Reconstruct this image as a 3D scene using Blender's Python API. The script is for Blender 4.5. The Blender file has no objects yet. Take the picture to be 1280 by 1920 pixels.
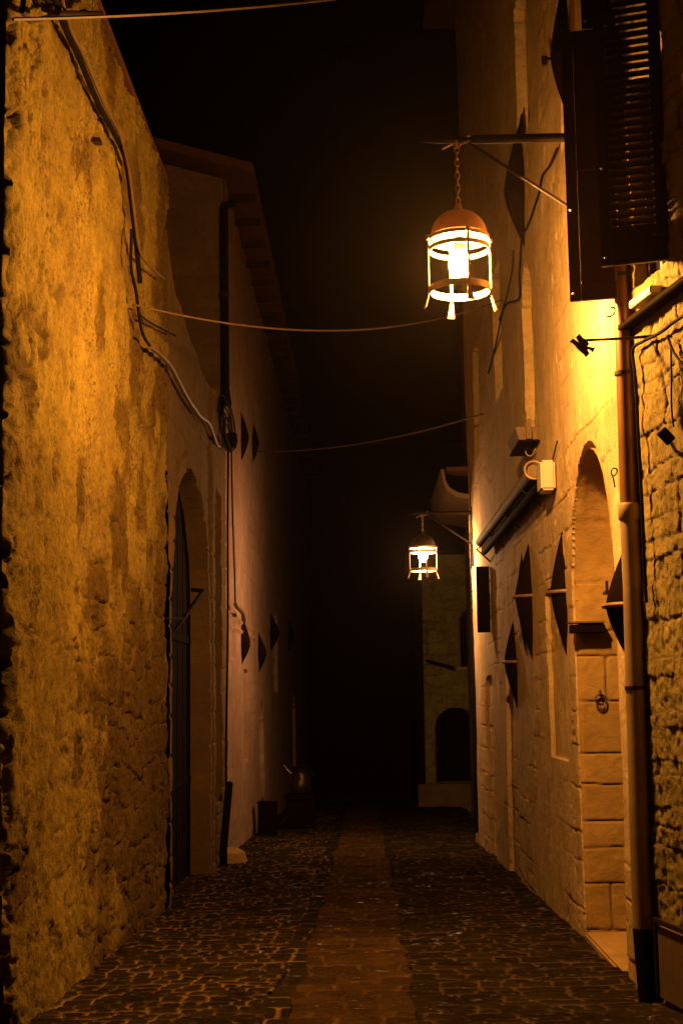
import bpy, bmesh, math, random
import numpy as np
from mathutils import Vector, Matrix
from math import radians as R, pi, sin, cos

# ---------------------------------------------------------------- camera, world, exposure
S = bpy.context.scene
COL = S.collection
FPX = 2667.0
YAW, PITCH, ROLL = 0.014909552, 0.130706919, R(-0.8)
CAMZ = 1.6
MR = Matrix.Rotation(YAW, 3, 'Z') @ Matrix.Rotation(pi/2 + PITCH, 3, 'X') @ Matrix.Rotation(ROLL, 3, 'Z')
cd = bpy.data.cameras.new('camera'); cam = bpy.data.objects.new('camera', cd); COL.objects.link(cam)
cam.matrix_world = Matrix.Translation((0, 0, CAMZ)) @ MR.to_4x4()
cd.sensor_fit = 'VERTICAL'; cd.sensor_height = 36; cd.lens = 36*FPX/1920
cd.clip_start = .05; cd.clip_end = 500
S.camera = cam
w = bpy.data.worlds.new('World'); S.world = w; w.use_nodes = True
bg = w.node_tree.nodes['Background']
bg.inputs['Color'].default_value = (.0011, .0006, .0003, 1)     # night sky, a trace of town glow
bg.inputs['Strength'].default_value = .15
S.view_settings.view_transform = 'Standard'; S.view_settings.look = 'None'
S.view_settings.exposure = 0; S.view_settings.gamma = 1
S.render.engine = 'CYCLES'
S.cycles.use_denoising = True
S.cycles.sample_clamp_indirect = 3
S.cycles.max_bounces = 4
S.cycles.caustics_reflective = False; S.cycles.caustics_refractive = False
HALO_HAZE = .00013
LAMP_NEAR, LAMP_FAR = 5000.0, 1900.0

def ray(px, py):
    return MR @ Vector(((px-640)/FPX, (960-py)/FPX, -1))
def W(px, py, X=None, Y=None):
    """the world point seen at a photo pixel on the plane x = X or y = Y"""
    d = ray(px, py)
    t = X/d.x if X is not None else Y/d.y
    return Vector((0, 0, CAMZ)) + d*t
def gz(y): return -.03*y
LX, RX = -2.0, 1.74

# ---------------------------------------------------------------- materials
def nodes_of(name):
    m = bpy.data.materials.new(name); m.use_nodes = True
    nt = m.node_tree; return m, nt, nt.nodes['Principled BSDF']
def N(nt, t, **k):
    n = nt.nodes.new(t)
    for a, v in k.items():
        if a in n.inputs: n.inputs[a].default_value = v
        else: setattr(n, a, v)
    return n
def mixc(nt, fac, a, b, mode='MIX'):
    n = nt.nodes.new('ShaderNodeMix'); n.data_type = 'RGBA'; n.blend_type = mode
    for sock, v in ((n.inputs[0], fac), (n.inputs[6], a), (n.inputs[7], b)):
        if hasattr(v, 'is_linked'): nt.links.new(v, sock)
        elif isinstance(v, (int, float)): sock.default_value = v
        else: sock.default_value = (*v, 1)
    return n.outputs[2]
def ramp(nt, fac, p0, p1, c0=(0, 0, 0), c1=(1, 1, 1)):
    n = nt.nodes.new('ShaderNodeValToRGB'); e = n.color_ramp.elements
    e[0].position = p0; e[0].color = (*c0, 1); e[1].position = p1; e[1].color = (*c1, 1)
    nt.links.new(fac, n.inputs[0]); return n.outputs[0]
def noise(nt, scale, detail=5, rough=.6, sc=(1, 1, 1), dist=0):
    tc = N(nt, 'ShaderNodeTexCoord'); mp = N(nt, 'ShaderNodeMapping'); mp.inputs['Scale'].default_value = sc
    nt.links.new(tc.outputs['Object'], mp.inputs[0])
    n = N(nt, 'ShaderNodeTexNoise', Scale=scale, Detail=detail, Roughness=rough, Distortion=dist)
    nt.links.new(mp.outputs[0], n.inputs['Vector']); return n.outputs['Fac']
def bump(nt, bs, height, dist, strength=1.0, prev=None):
    b = N(nt, 'ShaderNodeBump', Distance=dist, Strength=strength)
    nt.links.new(height, b.inputs['Height'])
    if prev is not None: nt.links.new(prev, b.inputs['Normal'])
    nt.links.new(b.outputs[0], bs.inputs['Normal']); return b.outputs[0]

def masonry_mat(name, stone, stone2, joint, rough=.9, fine=70, fdist=.006, streak=.25, dirt=(.12, .08, .045), dirtamt=.5,
                mid=0.012, crust=False):
    """stone whose joints and stone-to-stone tint come from vertex attributes"""
    m, nt, bs = nodes_of(name)
    aj = N(nt, 'ShaderNodeAttribute', attribute_name='joint'); ar = N(nt, 'ShaderNodeAttribute', attribute_name='tint')
    c = mixc(nt, ar.outputs['Fac'], stone, stone2)
    n1 = noise(nt, 3.1, 8, .65)
    c = mixc(nt, ramp(nt, n1, .35, .7), c, tuple(v*.62 for v in stone), 'MIX')
    st = noise(nt, 9, 6, .6, (1, 1, .12))
    k = nt.nodes.new('ShaderNodeMath'); k.operation = 'MULTIPLY'; k.inputs[1].default_value = streak
    nt.links.new(ramp(nt, st, .45, .75), k.inputs[0])
    c = mixc(nt, k.outputs[0], c, dirt)
    n2 = noise(nt, 22, 6, .7)
    if crust:
        n3 = noise(nt, 34, 6, .7, (1, 1, .8)); n4 = noise(nt, 1.3, 6, .7, (1, 1, .6))
        k3 = nt.nodes.new('ShaderNodeMath'); k3.operation = 'MULTIPLY'
        nt.links.new(ramp(nt, n3, .47, .62), k3.inputs[0]); nt.links.new(ramp(nt, n4, .42, .62), k3.inputs[1])
        c = mixc(nt, k3.outputs[0], c, tuple(v*.9 for v in dirt))
        c = mixc(nt, ramp(nt, noise(nt, .9, 7, .7), .50, .72, (0, 0, 0), (.6, .6, .6)), c, tuple(v*1.3 for v in dirt))
    k2 = nt.nodes.new('ShaderNodeMath'); k2.operation = 'MULTIPLY'; k2.inputs[1].default_value = dirtamt
    nt.links.new(ramp(nt, n2, .50, .66), k2.inputs[0])
    c = mixc(nt, k2.outputs[0], c, dirt)
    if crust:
        ab = N(nt, 'ShaderNodeAttribute', attribute_name='bare_falloff')
        c = mixc(nt, ab.outputs['Fac'], c, mixc(nt, 1.0, c, (.42, .36, .32), 'MULTIPLY'))  # exposed stone tone, which also paints the lamp's falloff into the colour
    c = mixc(nt, aj.outputs['Fac'], c, joint)
    nt.links.new(c, bs.inputs['Base Color']); bs.inputs['Roughness'].default_value = rough
    bs.inputs['Specular IOR Level'].default_value = .2
    b1 = bump(nt, bs, noise(nt, 14, 6, .65), mid)
    bump(nt, bs, noise(nt, fine, 5, .7), fdist, prev=b1)
    return m
def simple_mat(name, col, rough=.6, metal=0, bscale=40, bdist=.002, var=.35, spec=.5, sc=(1, 1, 1)):
    m, nt, bs = nodes_of(name)
    n = noise(nt, bscale*.25, 6, .65, sc)
    nt.links.new(mixc(nt, ramp(nt, n, .3, .75), col, tuple(v*(1-var) for v in col)), bs.inputs['Base Color'])
    bs.inputs['Roughness'].default_value = rough; bs.inputs['Metallic'].default_value = metal
    bs.inputs['Specular IOR Level'].default_value = spec
    bump(nt, bs, noise(nt, bscale, 5, .6, sc), bdist)
    return m
M = {}
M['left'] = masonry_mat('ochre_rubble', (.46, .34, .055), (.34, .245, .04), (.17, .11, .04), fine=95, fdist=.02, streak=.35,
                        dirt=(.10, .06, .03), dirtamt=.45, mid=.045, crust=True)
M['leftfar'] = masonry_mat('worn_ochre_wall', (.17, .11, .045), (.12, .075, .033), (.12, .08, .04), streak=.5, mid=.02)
M['plaster'] = masonry_mat('warm_plaster', (.72, .53, .30), (.60, .43, .21), (.28, .17, .08), fine=45, fdist=.006, streak=.42,
                           dirt=(.26, .16, .08), dirtamt=.42, mid=.018)
M['rubble'] = masonry_mat('pale_rubble_stone', (.34, .26, .075), (.24, .18, .055), (.09, .06, .03), fine=60, fdist=.012, streak=.2,
                          dirt=(.12, .08, .04), dirtamt=.5, mid=.03)
M['block'] = masonry_mat('dressed_stone', (.48, .31, .11), (.38, .24, .08), (.11, .06, .03), fine=50, fdist=.004, streak=.15,
                         dirt=(.25, .16, .09), dirtamt=.35, mid=.010)
M['pink'] = masonry_mat('pinkish_plaster', (.40, .28, .21), (.31, .21, .15), (.18, .11, .08), fine=40, fdist=.003, streak=.6,
                        dirt=(.20, .11, .08), dirtamt=.3, mid=.012)
M['dim'] = masonry_mat('brown_plaster', (.20, .13, .07), (.16, .10, .055), (.1, .06, .03), streak=.4, mid=.01)
M['end'] = masonry_mat('mossy_stone', (.40, .34, .13), (.28, .25, .09), (.14, .11, .05), streak=.4, dirt=(.06, .06, .02), dirtamt=.8, mid=.05)
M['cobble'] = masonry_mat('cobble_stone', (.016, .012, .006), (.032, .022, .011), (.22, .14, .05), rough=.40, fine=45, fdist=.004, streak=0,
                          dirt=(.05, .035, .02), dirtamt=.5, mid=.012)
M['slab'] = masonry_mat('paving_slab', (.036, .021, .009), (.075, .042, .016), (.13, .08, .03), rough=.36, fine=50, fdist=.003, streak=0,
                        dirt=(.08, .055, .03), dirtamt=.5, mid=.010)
for k in ('cobble', 'slab'):
    nt = M[k].node_tree; bs = nt.nodes['Principled BSDF']
    wet = ramp(nt, noise(nt, 7, 4, .7), .62, .72, (.0, .0, .0), (.6, .6, .6) if k == 'cobble' else (.5, .5, .5)); nt.links.new(wet, bs.inputs['Specular IOR Level'])
    nt.links.new(ramp(nt, noise(nt, 7, 4, .7), .60, .72, (.8, .8, .8), (.26, .26, .26)), bs.inputs['Roughness'])
M['iron'] = simple_mat('dark_iron', (.055, .038, .028), .45, .7, 60, .002)
M['black'] = simple_mat('black_rubber', (.010, .007, .005), .8, 0, 60, .001, spec=.05)
M['wire'] = simple_mat('grey_cable', (.12, .07, .035), .6, 0, 60, .001)
M['lantern'] = simple_mat('lantern_metal', (.50, .36, .22), .38, .55, 60, .001)
M['copper'] = simple_mat('brown_pipe', (.26, .13, .065), .38, .4, 22, .001)
M['pipe'] = simple_mat('pale_pipe', (.42, .29, .18), .5, .1, 14, .001)
M['wood'] = simple_mat('dark_shutter_wood', (.034, .014, .010), .45, 0, 60, .002, sc=(4, 4, .3), spec=.3)
M['door'] = simple_mat('old_door_wood', (.034, .016, .007), .9, 0, 60, .004, sc=(6, 6, .3), spec=.03)
M['planter'] = simple_mat('dark_painted_metal', (.010, .005, .003), .9, 0, 50, .002, spec=.02)
M['rim'] = simple_mat('rusty_rim', (.32, .20, .10), .5, .3, 50, .001)
M['white'] = simple_mat('white_painted_metal', (.50, .42, .32), .5, 0, 30, .001, var=.1)
M['tile'] = simple_mat('clay_tile', (.12, .055, .03), .9, 0, 12, .01, spec=.2)
M['board'] = simple_mat('weathered_board', (.20, .13, .075), .7, 0, 40, .004, sc=(5, 5, .4), var=.6)
M['glass'] = simple_mat('dark_window_glass', (.012, .009, .007), .15, 0, 8, .0005)
M['leaf'] = simple_mat('dark_leaf', (.05, .06, .02), .6, 0, 40, .002)
M['bronze'] = simple_mat('bronze_urn_metal', (.05, .032, .02), .3, .7, 20, .002)
def glow_mat(name, col, strength):
    m = bpy.data.materials.new(name); m.use_nodes = True; nt = m.node_tree
    nt.nodes.clear(); e = N(nt, 'ShaderNodeEmission'); o = N(nt, 'ShaderNodeOutputMaterial')
    e.inputs['Color'].default_value = (*col, 1); e.inputs['Strength'].default_value = strength
    nt.links.new(e.outputs[0], o.inputs[0]); return m
M['bulb_near'] = glow_mat('orange_bulb', (1, .435, .085), LAMP_NEAR)
M['bulb_far'] = glow_mat('pink_bulb', (1, .50, .20), LAMP_FAR)

# ---------------------------------------------------------------- mesh helpers
def tag(o, label=None, cat=None, group=None, kind=None):
    if label: o['label'] = label
    if cat: o['category'] = cat
    if group: o['group'] = group
    if kind: o['kind'] = kind
    return o
def empty(name, loc, label, cat, group=None, rz=0):
    o = bpy.data.objects.new(name, None); COL.objects.link(o); o.location = loc; o.rotation_euler.z = rz
    o.empty_display_size = .2
    return tag(o, label, cat, group)
class MB:
    def __init__(s): s.v = []; s.f = []
    def add(s, vs, fs):
        b = len(s.v); s.v += [tuple(v) for v in vs]; s.f += [tuple(b+i for i in f) for f in fs]; return s
    def box(s, a, b):
        (x0, y0, z0), (x1, y1, z1) = a, b
        return s.add([(x0,y0,z0),(x1,y0,z0),(x1,y1,z0),(x0,y1,z0),(x0,y0,z1),(x1,y0,z1),(x1,y1,z1),(x0,y1,z1)],
                     [(0,3,2,1),(4,5,6,7),(0,1,5,4),(1,2,6,5),(2,3,7,6),(3,0,4,7)])
    def hexa(s, p8):
        return s.add(p8, [(0,3,2,1),(4,5,6,7),(0,1,5,4),(1,2,6,5),(2,3,7,6),(3,0,4,7)])
    def board(s, a, b, th, z0, z1):
        """upright board from a to b in plan, th thick"""
        a = Vector((a[0], a[1])); b = Vector((b[0], b[1])); n = (b-a).normalized(); n = Vector((-n.y, n.x))*th/2
        q = [a-n, b-n, b+n, a+n]
        return s.hexa([(p.x, p.y, z0) for p in q]+[(p.x, p.y, z1) for p in q])
    def tube(s, pts, r, n=10, cap=True):
        pts = [Vector(p) for p in pts]; rs = r if isinstance(r, (list, tuple)) else [r]*len(pts)
        rings = []; up = None
        for i, p in enumerate(pts):
            d = (pts[min(i+1, len(pts)-1)]-pts[max(i-1, 0)]).normalized()
            if up is None: up = Vector((0, 0, 1)) if abs(d.z) < .9 else Vector((1, 0, 0))
            sd = d.cross(up)
            if sd.length < 1e-5: sd = d.cross(Vector((0, 1, .1)))
            sd.normalize(); up = sd.cross(d).normalized()
            rings.append([p+(sd*cos(2*pi*k/n)+up*sin(2*pi*k/n))*rs[i] for k in range(n)])
        vs = [v for r_ in rings for v in r_]; fs = []
        for i in range(len(pts)-1):
            for k in range(n): fs.append((i*n+k, i*n+(k+1) % n, (i+1)*n+(k+1) % n, (i+1)*n+k))
        if cap: fs += [tuple(range(n))[::-1], tuple((len(pts)-1)*n+k for k in range(n))]
        return s.add(vs, fs)
    def lathe(s, prof, c=(0, 0, 0), n=32, close=False):
        vs = [(c[0]+r*cos(2*pi*k/n), c[1]+r*sin(2*pi*k/n), c[2]+z) for r, z in prof for k in range(n)]; fs = []
        m = len(prof)
        for i in range(m if close else m-1):
            j = (i+1) % m
            for k in range(n): fs.append((i*n+k, i*n+(k+1) % n, j*n+(k+1) % n, j*n+k))
        return s.add(vs, fs)
    def torus(s, c, R_, r, ax1, ax2, n=24, m=8, a0=0, a1=2*pi):
        ax1 = Vector(ax1); ax2 = Vector(ax2)
        full = abs(a1-a0-2*pi) < 1e-6
        pts = [Vector(c)+(ax1*cos(a0+(a1-a0)*k/n)+ax2*sin(a0+(a1-a0)*k/n))*R_ for k in range(n+1)]
        return s.tube(pts, r, m, cap=not full)
    def build(s, name, mat, parent=None, smooth=True, bevel=0, ang=40):
        me = bpy.data.meshes.new(name); me.from_pydata(s.v, [], s.f)
        bm = bmesh.new(); bm.from_mesh(me); bmesh.ops.recalc_face_normals(bm, faces=bm.faces)
        if bevel: bmesh.ops.bevel(bm, geom=[e for e in bm.edges if e.is_manifold and e.calc_face_angle(0) > .6], offset=bevel,
                                  segments=2, affect='EDGES', clamp_overlap=True)
        bm.to_mesh(me); bm.free()
        me.materials.append(mat)
        if smooth:
            me.polygons.foreach_set('use_smooth', [True]*len(me.polygons)); me.set_sharp_from_angle(angle=R(ang))
        o = bpy.data.objects.new(name, me); COL.objects.link(o); o.parent = parent
        if parent is not None:                       # meshes are written in world coordinates
            mw = parent_world(parent); o.matrix_parent_inverse = mw.inverted()
        return o
def parent_world(o):
    m = o.matrix_basis.copy()
    if o.parent is not None: m = parent_world(o.parent) @ o.matrix_parent_inverse @ m
    return m
def copy_tree(o, parent=None):
    c = o.copy(); COL.objects.link(c); c.parent = parent
    if parent is not None: c.matrix_parent_inverse = o.matrix_parent_inverse.copy()
    for ch in [x for x in COL.objects if x.parent == o]: copy_tree(ch, c)
    return c

# ---------------------------------------------------------------- noise and masonry fields (numpy)
def vnoise(u, v, seed):
    rs = np.random.RandomState(seed); T = rs.rand(257, 257)
    ui = np.floor(u).astype(int); vi = np.floor(v).astype(int); fu = u-ui; fv = v-vi
    fu = fu*fu*(3-2*fu); fv = fv*fv*(3-2*fv); a = ui % 256; b = vi % 256; a1 = (ui+1) % 256; b1 = (vi+1) % 256
    return (T[a, b]*(1-fu)*(1-fv)+T[a1, b]*fu*(1-fv)+T[a, b1]*(1-fu)*fv+T[a1, b1]*fu*fv)
def fbm(u, v, sc, octv, seed, gain=.5):
    s = 0; a = 1; t = 0
    for o in range(octv):
        s = s+a*vnoise(u*sc*2**o+17.3*o, v*sc*2**o+7.7*o, seed+o); t += a; a *= gain
    return s/t
def masonry(u, v, seed, ch, cw, warp=.02, gap=.012):
    """(edge height 0..1, stone id tint): irregular courses of heights ch, stones of widths cw"""
    rs = np.random.RandomState(seed)
    uu = u+(fbm(u, v, 5, 3, seed+50)-.5)*warp*2; vv = v+(fbm(u, v, 4, 3, seed+60)-.5)*warp*2+(vnoise(u*.8, v*.3, seed+9)-.5)*warp*2
    lo, hi = vv.min()-.5, vv.max()+.5; zs = [lo]
    while zs[-1] < hi: zs.append(zs[-1]+rs.uniform(*ch))
    zs = np.array(zs); r = np.searchsorted(zs, vv)-1
    dv = np.minimum(vv-zs[r], zs[np.minimum(r+1, len(zs)-1)]-vv)
    du = np.zeros_like(u); tint = np.zeros_like(u)
    for k in range(len(zs)):
        mk = r == k
        es = [uu.min()-1-rs.rand()*.5]
        while es[-1] < uu.max()+1: es.append(es[-1]+rs.uniform(*cw))
        es = np.array(es); tt = rs.rand(len(es)+1)
        if not mk.any(): continue
        x = uu[mk]; i = np.searchsorted(es, x)-1
        du[mk] = np.minimum(x-es[i], es[np.minimum(i+1, len(es)-1)]-x); tint[mk] = tt[i]
    d = np.minimum(du, dv)
    # rounded corners
    d = np.where((du < gap*3) & (dv < gap*3), d-(gap*3-np.maximum(du, dv))*.25, d)
    h = np.clip(d/gap, 0, 1); return h*h*(3-2*h), tint
def sheet(name, us, vs, place, height, mat, parent=None, joint=None, tint=None, smooth=True, ang=60, bare_falloff=None):
    """a relief sheet: place(U, V, H) -> x, y, z arrays"""
    U, V = np.meshgrid(us, vs); H = height
    x, y, z = place(U, V, H)
    nv = U.size; co = np.stack([x.ravel(), y.ravel(), z.ravel()], 1).astype(np.float32)
    nu = len(us); nw = len(vs)
    i = np.arange(nv).reshape(nw, nu)
    q = np.stack([i[:-1, :-1].ravel(), i[:-1, 1:].ravel(), i[1:, 1:].ravel(), i[1:, :-1].ravel()], 1).astype(np.int32)
    me = bpy.data.meshes.new(name); me.vertices.add(nv); me.vertices.foreach_set('co', co.ravel())
    me.loops.add(q.size); me.loops.foreach_set('vertex_index', q.ravel())
    me.polygons.add(len(q)); me.polygons.foreach_set('loop_start', np.arange(len(q), dtype=np.int32)*4)
    me.polygons.foreach_set('loop_total', np.full(len(q), 4, np.int32)); me.update(calc_edges=True)
    for nm, arr in (('joint', joint), ('tint', tint), ('bare_falloff', bare_falloff)):
        a = me.attributes.new(nm, 'FLOAT', 'POINT')
        a.data.foreach_set('value', (np.zeros(nv) if arr is None else arr.ravel()).astype(np.float32))
    me.materials.append(mat)
    if smooth:
        me.polygons.foreach_set('use_smooth', [True]*len(q)); me.set_sharp_from_angle(angle=R(ang))
    o = bpy.data.objects.new(name, me); COL.objects.link(o); o.parent = parent
    if parent is not None: o.matrix_parent_inverse = parent_world(parent).inverted()
    return o
cos_, sin_ = np.cos, np.sin
def smstep(a, b, x):
    t = np.clip((x-a)/(b-a), 0, 1); return t*t*(3-2*t)
def archmask(U, V, c, hw, z0, zt, soft=.012, ell=1.0):
    """1 inside a round-headed opening, centre c, half width hw, sill z0, crown zt; ell = head height / half width"""
    zs = zt-hw*ell
    k = np.where(V > zs, np.sqrt(((U-c)/hw)**2+((V-zs)/(hw*ell))**2), np.abs(U-c)/hw)
    m = smstep(1+soft/hw, 1, k)
    return m*smstep(z0-soft, z0, V)

# ================================================================= THE GROUND
def ground():
    # one base sheet to the horizon under everything
    g = MB(); g.add([(-60, -10, -.45), (60, -10, -.45), (60, 26, -1.05), (-60, 26, -1.05), (-60, 120, -3.9), (60, 120, -3.9)],
                    [(0, 1, 2, 3), (3, 2, 5, 4)])
    o = g.build('ground', M['dim'], smooth=False); tag(o, kind='structure')
    # left cobbles, centre slabs, right setts: relief sheets side by side
    ys = np.concatenate([np.arange(6.8, 16, .016), np.arange(16, 40, .05)])
    def strip(name, x0, x1, ch, cw, seed, mat, gap, amp, jt, dx=.016, far=None, lift=0.0):
        xs = np.arange(x0, x1+dx*.5, dx); yy = ys if far is None else ys[ys < far]
        U, V = np.meshgrid(xs, yy)
        h, t = masonry(U, V, seed, ch, cw, warp=.035 if amp > .01 else .012, gap=gap)
        n = fbm(U, V, 9, 4, seed+3); n2 = fbm(U, V, 1.1, 3, seed+5)
        H = amp*h+(n-.5)*amp*.9+(t-.5)*amp*.7+(n2-.5)*.05
        jo = (1-h)*jt*(smstep(.25, .6, fbm(U, V, 3.5, 3, seed+77)) if seed != 12 else .35+.65*smstep(.3, .6, fbm(U, V, 3.5, 3, seed+77)))
        return tag(sheet(name, xs, yy, lambda U, V, H: (U+(fbm(V*0+5, V, 1.3, 4, 97)-.5)*.16, V, gz(V)+H+lift), H, mat, joint=jo, tint=t, ang=75), kind='structure')
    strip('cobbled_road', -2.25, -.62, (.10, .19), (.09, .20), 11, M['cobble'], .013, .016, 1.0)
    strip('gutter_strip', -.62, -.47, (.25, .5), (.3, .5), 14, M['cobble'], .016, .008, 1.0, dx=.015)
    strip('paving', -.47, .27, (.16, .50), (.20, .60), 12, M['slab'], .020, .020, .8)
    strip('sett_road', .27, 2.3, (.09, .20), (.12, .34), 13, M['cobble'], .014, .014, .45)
ground()

# ================================================================= LEFT: near ochre stone house
def dnear(z): return np.interp(z, [-.6, 0.2, 1.5, 4, 7], [8.42, 8.22, 8.10, 7.98, 7.90])
def left_house():
    root = empty('stone_house', (-4, 11, 0), 'rough ochre stone house wall lit bright yellow, filling the left side of the lane', 'house')
    zt = 6.95
    s = np.linspace(0, 1, 300); vs = np.arange(-.6, zt+.001, .018)
    U, V = np.meshgrid(s, vs); D0 = dnear(V)+(fbm(V*0+3, V, 3.5, 4, 91)-.5)*.10
    Y = D0+U**1.15*(14.3-D0)
    h, t = masonry(Y, V, 21, (.18, .42), (.3, .8), warp=.12, gap=.02)
    e = smstep(.35, .62, fbm(Y, V, .9, 4, 31))           # where render has fallen away the stones show
    n = fbm(Y, V*.6, 2.2, 6, 33, .68); n2 = fbm(Y*1.3, V*.55, 13, 4, 34, .65); pits = smstep(.58, .68, fbm(Y*1.2, V*.7, 8, 5, 35, .65))*smstep(.35, .6, fbm(Y, V, 1.1, 4, 38))
    bare_falloff = smstep(.44, .60, fbm(Y, V, 1.3, 6, 39, .62)+.085*np.clip((Y-10.6)/1.5, -1, 1.5)+.07*np.clip((1.6-V)/1.8, -1.2, 1))  # exposed stone, its darkening biased far and low to paint in lamp falloff
    e = e*smstep(.45, .7, fbm(Y, V, 1.6, 3, 37)); e = np.maximum(np.maximum(e*.7, bare_falloff), .32); H = .038*h*e-.02*bare_falloff+.12*(n-.5)+.06*(n2-.5)-.04*pits+(t-.5)*.01*e
    edge = np.clip(1-(Y-D0)/.10, 0, 1); H = H-edge**2*.035
    o = sheet('wall', s, vs, lambda U, V, H: (LX+H, Y, V), H, M['left'], root, joint=np.clip((1-h)*.8*e+.9*pits, 0, 1), tint=t*.6+.4*n2, ang=80, bare_falloff=bare_falloff)
    # end wall towards the viewer: rough quoins, a body behind, roof slabs on top
    us = np.arange(0, 1.2, .03); U2, V2 = np.meshgrid(us, vs)
    h2, t2 = masonry(U2, V2, 22, (.25, .45), (.4, .8), warp=.04, gap=.03)
    H2 = .04*h2+.05*(fbm(U2, V2, 3, 4, 23)-.5)
    D2 = dnear(V2)+(fbm(V2*0+3, V2, 3.5, 4, 91)-.5)*.10
    Hc = H[:, 0]
    sheet('end_wall', us, vs, lambda U, V, H: (LX+np.where(U == 0, Hc[:, None], -.02)-U, D2-np.where(U == 0, 0, H), V), H2, M['left'], root,
          joint=(1-h2)*.6, tint=t2, ang=80)
    MB().box((-7, 8.6, -.9), (LX-.13, 14.28, zt-.02)).build('wall_core', M['dim'], root, smooth=False)
    MB().hexa([(-7, 7.7, zt+1.1), (-1.98, 7.7, zt+.012), (-1.98, 14.3, zt+.012), (-7, 14.3, zt+1.1),
               (-7, 7.7, zt+1.2), (-1.98, 7.7, zt+.1), (-1.98, 14.3, zt+.1), (-7, 14.3, zt+1.2)]).build('roof', M['tile'], root, bevel=.01)
    b = MB()
    for z, y, l in ((W(178, 260, X=LX+.03).z, W(178, 260, X=LX+.03).y, .14),):
        b.box((LX-.03, y, z-.02), (LX+.07, y+.09, z+.012))
    b.build('iron_bracket', M['iron'], root, bevel=.004)
left_house()

# ----- low wall with the big arched portal
def portal_wall():
    root = empty('portal_wall', (LX-.5, 17.4, 0), 'dim ochre wall with a tall arched portal, beyond the bright near wall', 'wall')
    y0, y1, zt = 14.3, 20.5, 5.62
    us = np.arange(y0, y1+.02, .018); vs = np.arange(-.8, zt+.01, .018); U, V = np.meshgrid(us, vs)
    h, t = masonry(U, V, 41, (.25, .4), (.4, .8), warp=.04, gap=.025)
    H = .02*h+.05*(fbm(U, V, 1.6, 5, 42)-.5)+.015*(fbm(U, V, 9, 3, 43)-.5)
    a = archmask(U, V, 16.22, 1.75, -.9, 4.22, .02, .85)
    ring = archmask(U, V, 16.22, 1.93, -.9, 4.42, .02, .86)
    H = H+.03*(ring-a)
    b = archmask(U, V, 19.2, .62, .25, 4.45, .02, .01)
    H = H-a*.25-b*.20
    pil = ((U > 18.2) & (U < 18.5)); H = H+pil*.05
    wob = np.interp(U, [14.3, 15, 17, 19.5, 20.5], [.75, .35, .1, -.05, 0])*smstep(zt-.4, zt, V)
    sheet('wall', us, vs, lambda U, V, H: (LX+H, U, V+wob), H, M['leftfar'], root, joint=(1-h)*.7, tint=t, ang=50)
    MB().box((LX-1.1, y0+.02, -.9), (LX-.66, y1-.02, zt-.08)).build('wall_core', M['dim'], root, smooth=False)
    m = MB()
    for k in range(14): m.box((LX-.235, 14.46+k*.252, -.6), (LX-.20+.006*(k % 2), 14.705+k*.252, 4.2))
    d = m.build('door', M['planter'], root, bevel=.006)
    m = MB()
    for z in (.6, 2.3): m.box((LX-.190, 14.5, z), (LX-.180, 17.9, z+.09))
    m.build('hinge_strap', M['planter'], d)
    p = [W(318, 1196, X=LX+.02), W(345, 1160, X=LX+.10), W(381, 1108, X=LX+.13)]
    b = MB().tube(p, [.018, .022, .03], 8); b.tube([p[2], p[2]+Vector((-.14, .02, .02))], .025, 8); b.tube([W(312, 1160, X=LX+.02), W(345, 1160, X=LX+.10)], .012, 6)
    tag(b.build('iron_bar', M['black'], None), 'thin dark iron bar slanting across the arched portal', 'bar')
portal_wall()

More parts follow.
